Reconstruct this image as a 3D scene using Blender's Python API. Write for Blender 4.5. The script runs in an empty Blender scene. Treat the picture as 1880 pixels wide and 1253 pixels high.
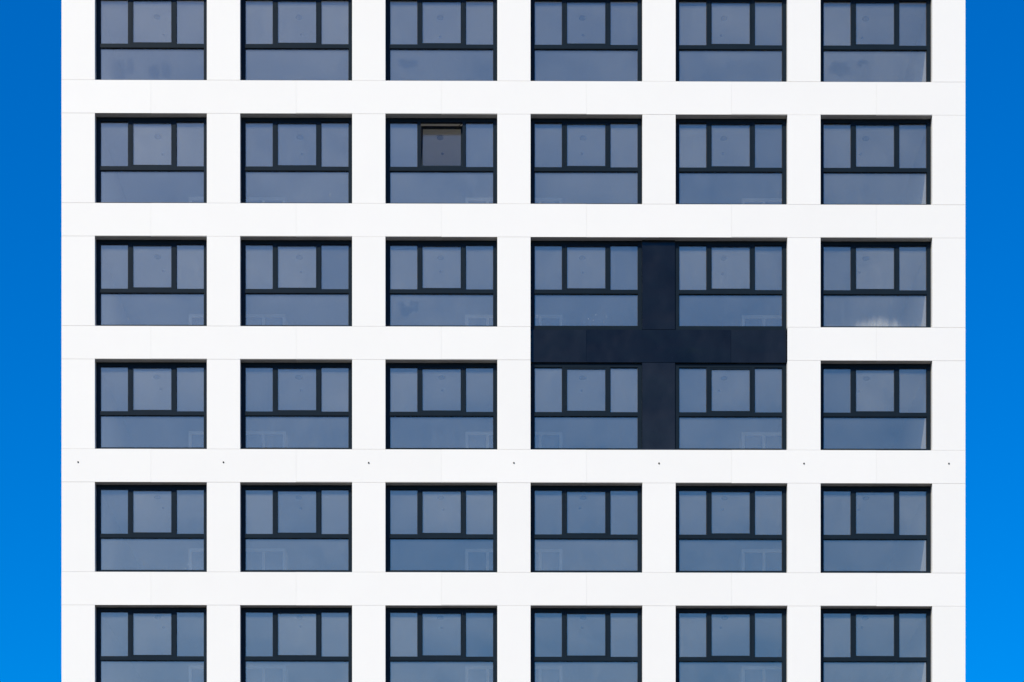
import bpy, math, random
from mathutils import Vector

random.seed(7)
scene = bpy.context.scene
COL = scene.collection

# ------------------------------------------------------------------ camera
# metres; facade plane is y = 0, the camera stands in front of it on the ground
DIST = 48.0
EYE = 1.6
CAM_YAW = -0.00427
F_PX = 3612.6                      # focal length in pixels of a 1880 px wide frame
cam_d = bpy.data.cameras.new("camera")
cam_d.sensor_fit = 'HORIZONTAL'
cam_d.sensor_width = 36.0
cam_d.lens = F_PX / 1880.0 * 36.0
cam_d.shift_x = -0.00887
cam_d.shift_y = (2400.0 - 626.5) / 1880.0
cam_d.clip_end = 6000
cam = bpy.data.objects.new("camera", cam_d)
cam.location = (-0.03, -DIST, EYE)
cam.rotation_euler = (math.radians(90), 0, CAM_YAW)
COL.objects.link(cam)
scene.camera = cam

# ------------------------------------------------------------------ sky and sun
SUN_EL = math.radians(42)
SUN_AZ = math.radians(30)          # to the left of the facade's normal
sun_vec = Vector((-math.sin(SUN_AZ) * math.cos(SUN_EL), -math.cos(SUN_AZ) * math.cos(SUN_EL), math.sin(SUN_EL)))
world = bpy.data.worlds.new("World")
scene.world = world
world.use_nodes = True
wn, wl = world.node_tree.nodes, world.node_tree.links
wn.clear()
w_out = wn.new("ShaderNodeOutputWorld")
w_bg = wn.new("ShaderNodeBackground")
w_sky = wn.new("ShaderNodeTexSky")
w_sky.sky_type = 'NISHITA'
w_sky.sun_disc = False
w_sky.sun_elevation = SUN_EL
w_sky.sun_rotation = math.atan2(sun_vec.x, sun_vec.y)
w_sky.air_density = 1.5
w_sky.dust_density = 0.8
w_sky.ozone_density = 10.0
w_hs = wn.new("ShaderNodeHueSaturation")
w_hs.inputs["Hue"].default_value = 0.5125
w_hs.inputs["Saturation"].default_value = 1.46
w_bg.inputs["Strength"].default_value = 0.15
wl.new(w_sky.outputs[0], w_hs.inputs["Color"])
wl.new(w_hs.outputs[0], w_bg.inputs["Color"])
wl.new(w_bg.outputs[0], w_out.inputs[0])

sun_d = bpy.data.lights.new("sun", 'SUN')
sun_d.energy = 4.2
sun_d.angle = math.radians(0.53)
sun_d.color = (1.0, 0.892, 0.665)
sun = bpy.data.objects.new("sun", sun_d)
sun.location = sun_vec * 60 + Vector((0, 0, 20))
sun.rotation_euler = sun_vec.to_track_quat('Z', 'Y').to_euler()
COL.objects.link(sun)

scene.view_settings.view_transform = 'Standard'
scene.view_settings.look = 'None'
scene.view_settings.exposure = 0.1
scene.view_settings.gamma = 1.0
scene.view_settings.use_curve_mapping = False
scene.render.engine = 'CYCLES'
cy = scene.cycles
cy.use_denoising = True
cy.max_bounces = 10
cy.diffuse_bounces = 5
cy.glossy_bounces = 5
cy.transparent_max_bounces = 16
cy.sample_clamp_indirect = 6.0
cy.caustics_reflective = False
cy.caustics_refractive = False

# ------------------------------------------------------------------ materials
def new_mat(name):
    m = bpy.data.materials.new(name)
    m.use_nodes = True
    nt = m.node_tree
    return m, nt.nodes, nt.links, nt.nodes["Principled BSDF"]

def math_node(n, l, op, a, b=None, c=None, clamp=False):
    nd = n.new("ShaderNodeMath")
    nd.operation = op
    nd.use_clamp = clamp
    for i, v in enumerate((a, b, c)):
        if v is None:
            continue
        if isinstance(v, (int, float)):
            nd.inputs[i].default_value = v
        else:
            l.new(v, nd.inputs[i])
    return nd.outputs[0]

def noise(n, l, vec, scale, detail=3.0, rough=0.5, dist=0.0):
    nd = n.new("ShaderNodeTexNoise")
    nd.inputs["Scale"].default_value = scale
    nd.inputs["Detail"].default_value = detail
    nd.inputs["Roughness"].default_value = rough
    nd.inputs["Distortion"].default_value = dist
    l.new(vec, nd.inputs["Vector"])
    return nd.outputs["Fac"]

def map_range(n, l, v, a, b, c, d, smooth=False):
    nd = n.new("ShaderNodeMapRange")
    if smooth:
        nd.interpolation_type = 'SMOOTHSTEP'
    for i, x in enumerate((a, b, c, d)):
        nd.inputs[i + 1].default_value = x
    l.new(v, nd.inputs[0])
    return nd.outputs[0]

def obj_coords(n, l, jitter=True):
    tc = n.new("ShaderNodeTexCoord")
    if not jitter:
        return tc.outputs["Object"]
    oi = n.new("ShaderNodeObjectInfo")
    add = n.new("ShaderNodeVectorMath")
    add.operation = 'ADD'
    sc = math_node(n, l, 'MULTIPLY', oi.outputs["Random"], 90.0)
    l.new(tc.outputs["Object"], add.inputs[0])
    l.new(sc, add.inputs[1])
    return add.outputs[0]

def surface(name, col, var=0.06, scale=1.2, rough=0.5, spec=0.5, tone=0.0, bump=0.0, bump_scale=1.0, fine=0.0):
    """plain painted or cast surface: base colour with broad and fine unevenness and a tone of its own per piece"""
    m, n, l, b = new_mat(name)
    v = obj_coords(n, l)
    f = noise(n, l, v, scale, 4, 0.55)
    k = map_range(n, l, f, 0.25, 0.75, 1 - var, 1 + var)
    if fine:
        k = math_node(n, l, 'MULTIPLY', k, map_range(n, l, noise(n, l, v, 60, 3, 0.6), 0.3, 0.7, 1 - fine, 1 + fine))
    if tone:
        oi = n.new("ShaderNodeObjectInfo")
        k = math_node(n, l, 'MULTIPLY', k, map_range(n, l, oi.outputs["Random"], 0, 1, 1 - tone, 1 + tone))
    mul = n.new("ShaderNodeVectorMath")
    mul.operation = 'SCALE'
    mul.inputs[0].default_value = col
    l.new(k, mul.inputs["Scale"])
    l.new(mul.outputs[0], b.inputs["Base Color"])
    b.inputs["Roughness"].default_value = rough
    b.inputs["Specular IOR Level"].default_value = spec
    if bump:
        bp = n.new("ShaderNodeBump")
        bp.inputs["Strength"].default_value = 1.0
        bp.inputs["Distance"].default_value = bump
        l.new(noise(n, l, v, bump_scale, 2, 0.5), bp.inputs["Height"])
        l.new(bp.outputs[0], b.inputs["Normal"])
    return m

M_WHITE = surface("white_panel_coat", (0.82, 0.80, 0.755), 0.008, 1.0, 0.6, 0.25, 0.008)
M_CORE = surface("white_reveal_coat", (0.80, 0.78, 0.735), 0.01, 1.0, 0.6, 0.25)
M_SOFFIT = surface("grey_soffit_metal", (0.40, 0.39, 0.36), 0.06, 2.0, 0.5, 0.3, 0.08)
M_FRAME = surface("anthracite_frame_coat", (0.010, 0.0175, 0.026), 0.10, 2.5, 0.30, 0.05, 0.05)
M_BEAD = surface("black_gasket", (0.006, 0.007, 0.009), 0.1, 3.0, 0.6, 0.2)
M_NAVY = surface("navy_panel_coat", (0.0095, 0.0110, 0.0125), 0.40, 0.9, 0.17, 0.26, 0.34, 0.10, 0.9)
M_CEIL = surface("ceiling_plaster", (0.84, 0.83, 0.80), 0.05, 0.8, 0.9, 0.1)
M_INWALL = surface("interior_plaster", (0.82, 0.81, 0.78), 0.04, 0.8, 0.9, 0.1)
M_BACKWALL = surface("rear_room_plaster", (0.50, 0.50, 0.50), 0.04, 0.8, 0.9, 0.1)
M_FLOOR = surface("screed_floor", (0.66, 0.62, 0.56), 0.12, 1.0, 0.8, 0.2)
M_DOORFRAME = surface("white_door_frame", (0.74, 0.74, 0.73), 0.02, 1.0, 0.5, 0.3)
M_LEAF = surface("grey_door_leaf", (0.22, 0.24, 0.28), 0.04, 1.0, 0.5, 0.3, 0.06)
M_FITTING = surface("grey_fitting_plastic", (0.34, 0.34, 0.34), 0.05, 8.0, 0.5, 0.3)
M_HOLE = surface("dark_socket_steel", (0.02, 0.02, 0.02), 0.1, 20.0, 0.6, 0.2)
M_ARM = surface("dark_stay_metal", (0.02, 0.02, 0.022), 0.1, 8.0, 0.4, 0.4)
M_GROUND = surface("grey_paving", (0.16, 0.155, 0.15), 0.25, 0.15, 0.9, 0.2, fine=0.2)
M_ROOF = surface("roof_gravel", (0.25, 0.25, 0.24), 0.2, 0.6, 0.9, 0.1, fine=0.2)

def glass(name, cleared=None, pale_patch=False, specks=False, film=1.0, r0=None):
    """coated double glazing: mirror part by angle over a tinted clear part, under a thin dusty film that also paints in reflected haze"""
    m, n, l, b = new_mat(name)
    n.remove(b)
    out = [x for x in n if x.type == 'OUTPUT_MATERIAL'][0]
    tr = n.new("ShaderNodeBsdfTransparent")
    tr.inputs[0].default_value = GLASS_TINT
    gl = n.new("ShaderNodeBsdfGlossy")
    gl.inputs["Roughness"].default_value = 0.0
    gl.inputs["Color"].default_value = GLASS_GLOSS
    ge = n.new("ShaderNodeNewGeometry")
    dt = n.new("ShaderNodeVectorMath")
    dt.operation = 'DOT_PRODUCT'
    l.new(ge.outputs["Normal"], dt.inputs[0])
    l.new(ge.outputs["Incoming"], dt.inputs[1])
    c = math_node(n, l, 'ABSOLUTE', dt.outputs["Value"])
    s = math_node(n, l, 'POWER', math_node(n, l, 'SUBTRACT', 1.0, c, clamp=True), 5.0)
    fac = math_node(n, l, 'MULTIPLY_ADD', s, 1.0 - (r0 or GLASS_R0), r0 or GLASS_R0)
    mx = n.new("ShaderNodeMixShader")
    l.new(fac, mx.inputs[0])
    l.new(tr.outputs[0], mx.inputs[1])
    l.new(gl.outputs[0], mx.inputs[2])
    # dusty film, its paleness and blotches also standing in for reflected haze
    vo = obj_coords(n, l, False)
    vj = obj_coords(n, l, True)
    broad = noise(n, l, vj, 1.1, 4, 0.55, 0.4)
    streak_map = n.new("ShaderNodeMapping")
    streak_map.inputs["Scale"].default_value = (14, 1, 1.6)
    l.new(vj, streak_map.inputs["Vector"])
    streak = noise(n, l, streak_map.outputs[0], 1.0, 3, 0.6)
    dust = math_node(n, l, 'MULTIPLY', map_range(n, l, broad, 0.3, 0.7, 0.82, 1.18),
                     map_range(n, l, streak, 0.3, 0.7, 0.93, 1.07))
    dust = math_node(n, l, 'MULTIPLY', dust, DUST_HAZE * film)
    own = n.new("ShaderNodeObjectInfo")
    dust = math_node(n, l, 'MULTIPLY', dust, map_range(n, l, own.outputs["Random"], 0, 1, 0.7, 1.3))
    sep = n.new("ShaderNodeSeparateXYZ")
    l.new(vo, sep.inputs[0])
    if cleared:
        # wiped patches where the film is gone: (x, z, rx, rz) about the pane's middle, with ragged edges
        wob = n.new("ShaderNodeTexNoise")
        wob.inputs["Scale"].default_value = 7.0
        wob.inputs["Detail"].default_value = 4.0
        l.new(vo, wob.inputs["Vector"])
        wsep = n.new("ShaderNodeSeparateColor")
        l.new(wob.outputs["Color"], wsep.inputs[0])
        wx = math_node(n, l, 'MULTIPLY_ADD', wsep.outputs[0], 0.30, -0.15)
        wz = math_node(n, l, 'MULTIPLY_ADD', wsep.outputs[1], 0.34, -0.17)
        px = math_node(n, l, 'ADD', sep.outputs["X"], wx)
        pz = math_node(n, l, 'ADD', sep.outputs["Z"], wz)
        keep = None
        for (x0, z0, rx, rz) in cleared:
            dx = math_node(n, l, 'POWER', math_node(n, l, 'ABSOLUTE', math_node(n, l, 'MULTIPLY_ADD', px, 1 / rx, -x0 / rx)), 2.0)
            dz = math_node(n, l, 'POWER', math_node(n, l, 'ABSOLUTE', math_node(n, l, 'MULTIPLY_ADD', pz, 1 / rz, -z0 / rz)), 2.0)
            e = map_range(n, l, math_node(n, l, 'ADD', dx, dz), 0.35, 1.5, 0.0, 1.0, True)
            keep = e if keep is None else math_node(n, l, 'MULTIPLY', keep, e)
        dust = math_node(n, l, 'MULTIPLY', dust, math_node(n, l, 'MULTIPLY_ADD', keep, 0.34, 0.66))
    if pale_patch:
        # pale streaked patch along the bottom edge of the pane
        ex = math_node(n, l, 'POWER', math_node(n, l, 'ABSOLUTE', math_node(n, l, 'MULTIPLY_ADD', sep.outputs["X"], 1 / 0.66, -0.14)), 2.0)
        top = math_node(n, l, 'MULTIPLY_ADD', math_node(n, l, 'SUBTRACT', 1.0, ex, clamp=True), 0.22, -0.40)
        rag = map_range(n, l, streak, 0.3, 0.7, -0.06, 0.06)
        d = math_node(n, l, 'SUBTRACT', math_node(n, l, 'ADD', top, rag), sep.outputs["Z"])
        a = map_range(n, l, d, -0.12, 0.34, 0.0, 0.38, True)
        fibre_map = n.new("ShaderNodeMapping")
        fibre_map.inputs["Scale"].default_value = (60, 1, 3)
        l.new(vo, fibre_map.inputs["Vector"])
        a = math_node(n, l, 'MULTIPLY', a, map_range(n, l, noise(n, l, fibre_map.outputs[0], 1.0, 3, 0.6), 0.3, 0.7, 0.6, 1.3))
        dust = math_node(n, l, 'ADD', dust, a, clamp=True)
    if specks:
        vor = n.new("ShaderNodeTexVoronoi")
        vor.inputs["Scale"].default_value = 16.0
        l.new(vj, vor.inputs["Vector"])
        dot = map_range(n, l, vor.outputs["Distance"], 0.10, 0.20, 1.0, 0.0)
        pick = n.new("ShaderNodeSeparateColor")
        l.new(vor.outputs["Color"], pick.inputs[0])
        few = math_node(n, l, 'GREATER_THAN', pick.outputs[0], 0.72)
        clump = map_range(n, l, noise(n, l, vj, 2.2, 1, 0.5), 0.52, 0.60, 0.0, 1.0)
        low = map_range(n, l, sep.outputs["Z"], -0.12, 0.02, 1.0, 0.0)
        a = math_node(n, l, 'MULTIPLY', math_node(n, l, 'MULTIPLY', dot, few), math_node(n, l, 'MULTIPLY', clump, low))
        dust = math_node(n, l, 'MULTIPLY_ADD', a, 0.5, dust, clamp=True)
    df = n.new("ShaderNodeBsdfDiffuse")
    df.inputs[0].default_value = (0.62, 0.63, 0.62, 1)
    m2 = n.new("ShaderNodeMixShader")
    l.new(dust, m2.inputs[0])
    l.new(mx.outputs[0], m2.inputs[1])
    l.new(df.outputs[0], m2.inputs[2])
    l.new(m2.outputs[0], out.inputs["Surface"])
    return m

GLASS_TINT = (0.93, 0.935, 0.93, 1)
GLASS_R0 = 0.16
GLASS_GLOSS = (1.0, 0.86, 0.69, 1)
DUST_HAZE = 0.084
M_GLASS = glass("coated_glass")
M_GLASS_SPECK = glass("coated_glass_specked", specks=True)
M_GLASS_DIM = glass("coated_glass_dim_reflection", film=0.2, r0=0.075)  # same glazing, mirror and film weakened to stand in for darker reflected sky
M_GLASS_PALE = glass("coated_glass_pale_patch", pale_patch=True)

# ------------------------------------------------------------------ mesh helpers
MESHES = {}
def box_mesh(name, boxes, mat):
    """boxes: (x0,x1,y0,y1,z0,z1) in the object's own frame; alike pieces share the mesh"""
    key = (mat.name, tuple(tuple(round(v, 4) for v in b) for b in boxes))
    if key in MESHES:
        return MESHES[key]
    vs, fs = [], []
    for (x0, x1, y0, y1, z0, z1) in boxes:
        o = len(vs)
        vs += [(x0, y0, z0), (x1, y0, z0), (x1, y1, z0), (x0, y1, z0), (x0, y0, z1), (x1, y0, z1), (x1, y1, z1), (x0, y1, z1)]
        fs += [(o, o + 3, o + 2, o + 1), (o + 4, o + 5, o + 6, o + 7), (o, o + 1, o + 5, o + 4),
               (o + 1, o + 2, o + 6, o + 5), (o + 2, o + 3, o + 7, o + 6), (o + 3, o, o + 4, o + 7)]
    me = bpy.data.meshes.new(name)
    me.from_pydata(vs, [], fs)
    me.materials.append(mat)
    me.update()
    MESHES[key] = me
    return me

def put(name, me, loc, parent=None, label=None):
    o = bpy.data.objects.new(name, me)
    COL.objects.link(o)
    o.location = loc
    if parent is not None:
        o.parent = parent
    if label:
        o["label"] = label
    return o

def block(name, x0, x1, y0, y1, z0, z1, mat, parent, label=None):
    """a box-shaped piece with its origin in its middle"""
    cx, cy_, cz = (x0 + x1) / 2, (y0 + y1) / 2, (z0 + z1) / 2
    me = box_mesh(name, [(x0 - cx, x1 - cx, y0 - cy_, y1 - cy_, z0 - cz, z1 - cz)], mat)
    px, py, pz = (0, 0, 0)
    if parent is not None and parent is not BUILDING:
        px, py, pz = parent.location
    return put(name, me, (cx - px, cy_ - py, cz - pz), parent, label)

def lathe_mesh(name, prof, mat, seg=20):
    vs, fs = [], []
    for (r, z) in prof:
        for k in range(seg):
            a = 2 * math.pi * k / seg
            vs.append((r * math.cos(a), r * math.sin(a), z))
    for i in range(len(prof) - 1):
        for k in range(seg):
            k2 = (k + 1) % seg
            fs.append((i * seg + k, i * seg + k2, (i + 1) * seg + k2, (i + 1) * seg + k))
    fs.append(tuple(range(seg))[::-1])
    fs.append(tuple((len(prof) - 1) * seg + k for k in range(seg)))
    me = bpy.data.meshes.new(name)
    me.from_pydata(vs, [], fs)
    me.materials.append(mat)
    me.update()
    return me

# ------------------------------------------------------------------ layout of the building
PX = 75.25                         # facade pixels per metre, only used to set the level of the rows
BAY, WIN_W, WIN_H, STOREY = 3.54, 2.73, 2.1874, 2.9972
PIER, BAND = BAY - WIN_W, STOREY - WIN_H
NCOL, NROW = 6, 6
HALF = (NCOL * BAY + PIER) / 2     # half the width of the building
ROW1_TOP = EYE + (2400.0 - 210.18) / PX   # level of the lintel edge of the second row in view
BACK = 15.0
def col_l(c): return -HALF + PIER + c * BAY
def col_r(c): return col_l(c) + WIN_W
def col_m(c): return col_l(c) + WIN_W / 2
def row_t(r): return ROW1_TOP - (r - 1) * STOREY
def row_b(r): return row_t(r) - WIN_H
FRAME_Y, GLASS_Y, IN_Y = 0.17, 0.206, 0.262
CROSS_C, CROSS_R = (3, 4), (2, 3)
CEIL, FLOOR = 0.12, 0.50           # ceiling above the lintel, floor below the sill

# ------------------------------------------------------------------ ground
gm = bpy.data.meshes.new("ground")
gm.from_pydata([(-2500, -2500, 0), (2500, -2500, 0), (2500, 2500, 0), (-2500, 2500, 0)], [], [(0, 1, 2, 3)])
gm.materials.append(M_GROUND)
ground = bpy.data.objects.new("ground", gm)
COL.objects.link(ground)
ground["kind"] = "structure"
ground["label"] = "grey paved ground in front of the tower"

BUILDING = bpy.data.objects.new("apartment_building", None)
COL.objects.link(BUILDING)
BUILDING["label"] = "white panel-clad apartment tower with a grid of dark framed windows and a navy cross"
BUILDING["category"] = "building"

# ------------------------------------------------------------------ white cladding
J = 0.003                          # half a joint
def jit(a=0.0015): return random.uniform(-a, a)

for r in range(-1, NROW):          # bands of spandrel panels: below row r
    z1 = row_b(r) if r >= 0 else row_t(0) + BAND
    z0 = z1 - BAND
    xs = [-HALF] + [col_m(c) for c in range(NCOL)] + [HALF]
    spans = list(zip(xs[:-1], xs[1:]))
    if r == CROSS_R[0]:
        spans = [s for s in spans if s[1] <= col_m(2) + 0.01] + [(col_m(2), col_l(3)), (col_r(4), col_m(5)), (col_m(5), HALF)]
    for (a, b) in spans:
        ga = 0 if a == -HALF else 0.0008
        gb = 0 if b == HALF else 0.0008
        dy = jit(0.0012)
        block("spandrel_panel", a + ga, b - gb, dy, 0.03 + dy, z0 + 0.001 + abs(jit()), z1 - J + jit(0.0015), M_WHITE, BUILDING)
for r in range(NROW):
    for p in range(NCOL + 1):
        if p == 4 and r in CROSS_R:
            continue
        a = -HALF + p * BAY
        dy = jit(0.0012)
        block("pier_panel", a, a + PIER, dy, 0.03 + dy, row_b(r) + J + jit(), row_t(r) - J - abs(jit(0.002)), M_WHITE, BUILDING)

# structural wall behind the panels, its sides are the window reveals
for r in range(-1, NROW):
    z1 = row_b(r) if r >= 0 else row_t(0) + BAND
    z0 = z1 - BAND
    if r == CROSS_R[0]:
        block("spandrel_wall", -HALF + 0.01, col_l(3) - 0.003, 0.042, IN_Y, z0 + 0.02, z1 - 0.006, M_CORE, BUILDING)
        block("spandrel_wall", col_r(4) + 0.003, HALF - 0.01, 0.042, IN_Y, z0 + 0.02, z1 - 0.006, M_CORE, BUILDING)
        block("spandrel_wall", col_l(3), col_r(4), 0.156, IN_Y, z0 + 0.02, z1 - 0.006, M_NAVY, BUILDING)
    else:
        block("spandrel_wall", -HALF + 0.01, HALF - 0.01, 0.042, IN_Y, z0 + 0.02, z1 - 0.006, M_CORE, BUILDING)
for r in range(NROW):
    for p in range(NCOL + 1):
        a = -HALF + p * BAY
        z0, z1 = row_b(r) - 0.006, row_t(r) + 0.02
        if p == 4 and r in CROSS_R:
            block("pier_wall", a + 0.003, a + PIER - 0.003, 0.172, IN_Y, z0 + 0.0005, z1 - 0.0005, M_NAVY, BUILDING)
        else:
            block("pier_wall", a + (0.01 if p == 0 else 0.003), a + PIER - (0.01 if p == NCOL else 0.003), 0.042, IN_Y,
                  z0 + 0.0005, z1 - 0.0005, M_CORE, BUILDING)

# soffits under the bands, in two lengths per window
for r in range(NROW):
    for c in range(NCOL):
        z = row_t(r)
        if r == CROSS_R[1] and c in CROSS_C:
            continue
        y1 = FRAME_Y - 0.001
        a, m_, b = col_l(c) - 0.002, col_m(c), col_r(c) + 0.002
        if r == CROSS_R[0] and c == 3:
            b = col_r(3) + PIER / 2
        if r == CROSS_R[0] and c == 4:
            a = col_l(4) - PIER / 2 + 0.0005
        block("soffit_panel", a, m_ - 0.001, 0.0, y1, z + 0.000, z + 0.014, M_SOFFIT, BUILDING)
        block("soffit_panel", m_ + 0.001, b, 0.0, y1, z + 0.004, z + 0.0165, M_SOFFIT, BUILDING)

# ------------------------------------------------------------------ the navy cross between four windows
cz1, cz0 = row_b(2), row_t(3)
lx, rx = col_l(3), col_r(4)
beam_x = [lx + 0.006, col_m(3), col_m(4), rx - 0.006]
for i, (a, b) in enumerate(zip(beam_x[:-1], beam_x[1:])):
    o = block("navy_panel", a + 0.0035, b - 0.0035, 0.120 + (0.004, 0.0, 0.003)[i], 0.150, cz0 + 0.002, cz1 - 0.010, M_NAVY, BUILDING,
              ("navy metal panel on the left end of the cross's beam", "navy metal panel in the middle of the cross's beam",
               "navy metal panel on the right end of the cross's beam")[i])
block("navy_soffit", lx + 0.004, rx - 0.004, 0.122, FRAME_Y, cz0 + 0.006, cz0 + 0.016, M_NAVY, BUILDING)
for (a, b) in ((lx - 0.0025, lx + 0.004), (rx - 0.004, rx + 0.0025)):
    block("navy_jamb", a, b, 0.001, 0.156, cz0 - 0.02, cz1 - 0.004, M_NAVY, BUILDING)
for r, lab in ((2, "navy metal panel of the cross above its beam"), (3, "navy metal panel of the cross below its beam")):
    block("navy_panel", col_r(3) + 0.004, col_l(4) - 0.004, 0.128, 0.158,
          (cz1 + 0.004 if r == 2 else row_b(3)), (row_t(2) - 0.004 if r == 2 else cz0 - 0.002), M_NAVY, BUILDING, lab)

# small dark anchor sockets along one band
sock = lathe_mesh("anchor_socket", [(0.019, 0), (0.019, 0.012), (0.014, 0.014), (0.012, 0.004)], M_HOLE, 14)
for p in range(NCOL + 1):
    o = put("anchor_socket", sock, (-HALF + PIER / 2 + p * BAY, 0.0, row_b(3) - 0.33 + jit(0.006)), BUILDING)
    o.rotation_euler = (math.radians(90), 0, 0)

# ------------------------------------------------------------------ windows
# own frame: origin at the middle of the opening's bottom edge, on the facade plane
SIDE, TOPF, BOTF, TRANS = 0.095, 0.095, 0.108, 0.097
HW = WIN_W / 2 - 0.001
Z_LOW = BOTF + 0.788               # top of the low pane
Z_UP0 = Z_LOW + TRANS
Z_UP1 = WIN_H - TOPF
MULL, STILE, RAIL = 0.075, 0.044, 0.036
G = WIN_W - 2 * SIDE               # width of the low pane
MID = 0.935 + 2 * STILE            # width of the sash
SX = MID / 2                       # half the sash
F0, F1 = FRAME_Y, FRAME_Y + 0.08
frame_boxes = [
    (-HW, -HW + SIDE, F0, F1, 0.0, WIN_H - 0.002), (HW - SIDE, HW, F0, F1, 0.0, WIN_H - 0.002),
    (-HW + SIDE, HW - SIDE, F0, F1, 0.0, BOTF), (-HW + SIDE, HW - SIDE, F0, F1, WIN_H - TOPF, WIN_H - 0.002),
    (-HW + SIDE, HW - SIDE, F0, F1, Z_LOW, Z_UP0),
    (-SX - MULL, -SX, F0, F1, Z_UP0, Z_UP1), (SX, SX + MULL, F0, F1, Z_UP0, Z_UP1)]
def ring(x0, x1, z0, z1, w, y0, y1):
    return [(x0, x0 + w, y0, y1, z0, z1), (x1 - w, x1, y0, y1, z0, z1), (x0 + w, x1 - w, y0, y1, z0, z0 + w), (x0 + w, x1 - w, y0, y1, z1 - w, z1)]
bead_boxes = (ring(-HW + SIDE, HW - SIDE, BOTF, Z_LOW, 0.010, F0 + 0.022, F1 - 0.01)
              + ring(-HW + SIDE, -SX - MULL, Z_UP0, Z_UP1, 0.010, F0 + 0.022, F1 - 0.01)
              + ring(SX + MULL, HW - SIDE, Z_UP0, Z_UP1, 0.010, F0 + 0.022, F1 - 0.01))
SH = Z_UP1 - Z_UP0
sash_boxes = [(-SX + 0.003, -SX + STILE, -0.007, 0.062, 0.003, SH - 0.003), (SX - STILE, SX - 0.003, -0.007, 0.062, 0.003, SH - 0.003),
              (-SX + STILE, SX - STILE, -0.007, 0.062, 0.003, RAIL), (-SX + STILE, SX - STILE, -0.007, 0.062, SH - RAIL, SH - 0.003)]
me_frame = box_mesh("window_frame", frame_boxes, M_FRAME)
me_bead = box_mesh("glazing_bead", bead_boxes, M_BEAD)
me_sash = box_mesh("sash", sash_boxes, M_FRAME)

def pane_mesh(w, h, mat):
    return box_mesh("pane", [(-w / 2, w / 2, -0.012, 0.012, -h / 2, h / 2)], mat)

LOW_W, LOW_H = 2 * (HW - SIDE) - 0.006, Z_LOW - BOTF - 0.006
SIDE_W, UP_H = (HW - SIDE) - (SX + MULL) - 0.006, SH - 0.006
MID_W, MID_H = MID - 2 * STILE - 0.002, SH - 2 * RAIL - 0.002
special_low = {
    (0, 0): glass("coated_glass_wiped_a", [(-0.85, -0.12, 0.22, 0.30), (-0.55, -0.05, 0.10, 0.20), (0.05, -0.2, 0.12, 0.18), (0.36, -0.15, 0.13, 0.2)]),
    (0, 2): glass("coated_glass_wiped_b", [(-0.9, 0.06, 0.16, 0.12), (-0.72, 0.05, 0.12, 0.10)]),
    (0, 5): glass("coated_glass_wiped_c", [(-0.85, -0.05, 0.28, 0.18), (-0.3, 0.1, 0.12, 0.1)]),
    (2, 2): glass("coated_glass_wiped_d", [(-0.86, -0.02, 0.17, 0.13), (-0.65, 0.10, 0.09, 0.12), (-0.98, 0.12, 0.07, 0.09)]),
    (2, 5): M_GLASS_PALE,
    (4, 0): M_GLASS_SPECK, (2, 0): M_GLASS_SPECK, (5, 0): M_GLASS_SPECK, (1, 1): M_GLASS_SPECK, (2, 3): M_GLASS_SPECK, (1, 4): M_GLASS_SPECK,
}
ARM = box_mesh("stay_arm", [(-0.16, 0.0, -0.006, 0.006, -0.006, 0.006)], M_ARM)
OPEN = (1, 2)
for r in range(NROW):
    for c in range(NCOL):
        w = put("window", me_frame, (col_m(c), 0.0, row_b(r)), BUILDING)
        put("glazing_bead", me_bead, (0, 0, 0), w)
        s = put("sash", me_sash, (0, F0 + 0.012, Z_UP0), w)
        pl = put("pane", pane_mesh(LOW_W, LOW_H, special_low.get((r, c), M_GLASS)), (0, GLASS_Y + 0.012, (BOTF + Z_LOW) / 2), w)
        sx = SX + MULL + 0.003 + SIDE_W / 2
        p1 = put("pane", pane_mesh(SIDE_W, UP_H, M_GLASS), (-sx, GLASS_Y + 0.012, (Z_UP0 + Z_UP1) / 2), w)
        p2 = put("pane", pane_mesh(SIDE_W, UP_H, M_GLASS), (sx, GLASS_Y + 0.012, (Z_UP0 + Z_UP1) / 2), w)
        mz = SH / 2
        if (r, c) == OPEN:
            tilt = math.radians(7.5)
            s.rotation_euler = (-tilt, 0, 0)
            s["label"] = "central sash tilted open, its top leaning into the room"
            p3 = put("pane", pane_mesh(MID_W, MID_H, M_GLASS_DIM),
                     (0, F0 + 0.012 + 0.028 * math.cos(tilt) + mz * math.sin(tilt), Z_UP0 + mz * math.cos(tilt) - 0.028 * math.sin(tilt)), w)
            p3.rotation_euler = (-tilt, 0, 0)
            arm = put("stay_arm", ARM, (SX - 0.02, F0 + 0.05, Z_UP1 - 0.012), w)
            arm.rotation_euler = (0, math.radians(-14), math.radians(-38))
        else:
            p3 = put("pane", pane_mesh(MID_W, MID_H, M_GLASS), (0, GLASS_Y + 0.004, Z_UP0 + mz), w)
            p3.rotation_euler = (jit(0.001), 0, jit(0.002))
        for q in (pl, p1, p2):
            q.rotation_euler = (jit(0.001), 0, jit(0.0015))

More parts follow.
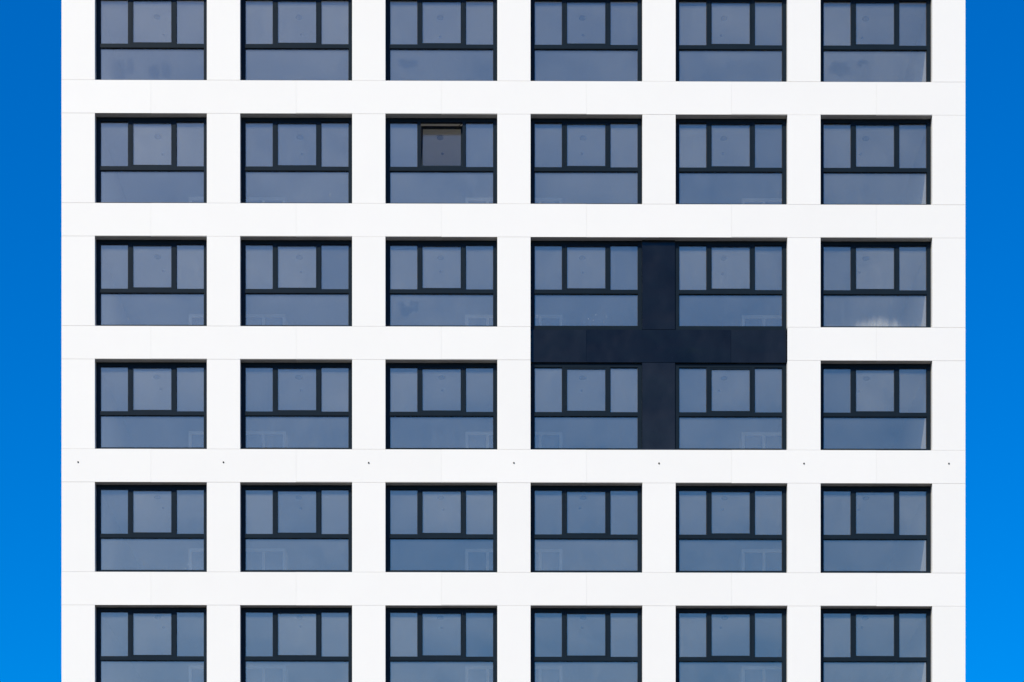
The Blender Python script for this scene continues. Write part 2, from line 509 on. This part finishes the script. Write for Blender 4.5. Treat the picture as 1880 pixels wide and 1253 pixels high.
# ------------------------------------------------------------------ rooms behind the glass
ROOM_Y = 6.5
CUP_Y = 2.38                       # front of the built-in cupboards
def end_l(): return col_l(0) - 0.02
def end_r(): return col_r(NCOL - 1) + 0.02
for r in range(NROW + 1):          # floor slabs: ceiling of row r, floor of the row above
    z0 = row_t(r) + CEIL if r < NROW else row_b(NROW - 1) - FLOOR - 0.22
    z1 = row_b(r - 1) - FLOOR if r >= 1 else row_t(0) + BAND + 0.1
    block("ceiling_slab", -HALF + 0.09, HALF - 0.09, IN_Y + 0.001, BACK - 0.3, z0, z1 - 0.03, M_CEIL, BUILDING)
    if r >= 1:
        block("floor_screed", -HALF + 0.09, HALF - 0.09, IN_Y + 0.001, BACK - 0.3, z1 - 0.03, z1, M_FLOOR, BUILDING)
for r in range(NROW):
    z0, z1 = row_b(r) - FLOOR, row_t(r) + CEIL
    for c in range(1, NCOL):
        x = col_l(c) - PIER / 2
        block("partition_wall", x - 0.1, x + 0.1, IN_Y + 0.002, ROOM_Y, z0 + 0.001, z1 - 0.001, M_INWALL, BUILDING)
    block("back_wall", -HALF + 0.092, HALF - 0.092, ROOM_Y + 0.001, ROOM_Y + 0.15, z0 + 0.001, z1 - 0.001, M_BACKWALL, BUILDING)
    for c in range(NCOL):
        if c == 5:
            continue
        right = c % 2 == 0
        dw, dh, dd = 1.14, 1.99, 0.58
        x1 = col_r(c) + PIER / 2 - 0.102 if right else col_l(c) - PIER / 2 + 0.102 + dw
        xm = x1 - dw / 2
        t = 0.075
        d = put("built_in_cupboard", box_mesh("built_in_cupboard", [
                (-dw / 2, dw / 2, 0.06, dd, 0, dh),
                (-dw / 2, -dw / 2 + t, 0, 0.06, 0, dh), (dw / 2 - t, dw / 2, 0, 0.06, 0, dh),
                (-dw / 2 + t, dw / 2 - t, 0, 0.06, dh - t, dh), (-0.035, 0.035, 0, 0.06, 0, dh - t)], M_DOORFRAME),
                (xm, CUP_Y, z0 + 0.001), BUILDING)
        for sgn in (-1, 1):
            lw = dw / 2 - t - 0.036
            put("door_leaf", box_mesh("door_leaf", [(-lw / 2, lw / 2, 0, 0.02, 0.005, dh - t - 0.001)], M_LEAF),
                (sgn * (0.0355 + lw / 2), 0.034, 0), d)

# ------------------------------------------------------------------ the rest of the shell, out of view
zt = row_t(0) + BAND
zb = row_b(NROW - 1) - BAND
for sgn, (xa, xb, ia, ib) in (("l", (-HALF, -HALF + 0.03, -HALF + 0.031, end_l())), ("r", (HALF - 0.03, HALF, end_r(), HALF - 0.031))):
    block("side_cladding", xa, xb, 0.034, BACK, 0.0, zt + 0.9, M_WHITE, BUILDING)
    for r in range(NROW):
        block("end_wall", ia, ib, IN_Y + 0.002, BACK - 0.31, row_b(r) - FLOOR + 0.001, row_t(r) + CEIL - 0.001, M_INWALL, BUILDING)
block("rear_wall", -HALF + 0.031, HALF - 0.031, BACK - 0.29, BACK, 0.0, zt + 0.9, M_CORE, BUILDING)
block("parapet", -HALF + 0.031, HALF - 0.031, 0.0, 0.3, zt + 0.006, zt + 0.9, M_WHITE, BUILDING)
block("roof", -HALF + 0.031, HALF - 0.031, 0.301, BACK - 0.291, zt + 0.11, zt + 0.3, M_ROOF, BUILDING)
block("base_wall", -HALF + 0.031, HALF - 0.031, 0.0, 0.3, 0.0, zb - 0.006, M_WHITE, BUILDING)

# ------------------------------------------------------------------ ceiling fittings seen through the middle panes
fit_a = lathe_mesh("ceiling_fitting", [(0.075, 0.0), (0.085, -0.012), (0.085, -0.03), (0.06, -0.045), (0.03, -0.05)], M_FITTING, 20)
fit_b = lathe_mesh("ceiling_fitting_small", [(0.03, 0.0), (0.035, -0.01), (0.03, -0.03), (0.015, -0.04)], M_FITTING, 14)
ROWN = ("top", "second", "third", "fourth", "fifth", "bottom")
COLN = ("first", "second", "third", "fourth", "fifth", "sixth")
for r in range(NROW):
    for c in range(NCOL):
        o = put("ceiling_fitting", fit_a, (col_m(c) - 0.05 + jit(0.02), 1.15, row_t(r) + CEIL - 0.001))
        o["label"] = "round ceiling fitting behind the middle pane, %s row of windows, %s window from left" % (ROWN[r], COLN[c])
        o["category"] = "ceiling fitting"
        o["group"] = "round fittings on the room ceilings"
        q = put("ceiling_fitting", fit_b, (col_m(c) - 0.06 + jit(0.05), 1.85 + jit(0.06), row_t(r) + CEIL - 0.001))
        q["label"] = "tiny ceiling fitting deeper in the room, %s row of windows, %s window from left" % (ROWN[r], COLN[c])
        q["category"] = "ceiling fitting"
        q["group"] = "tiny fittings on the room ceilings"
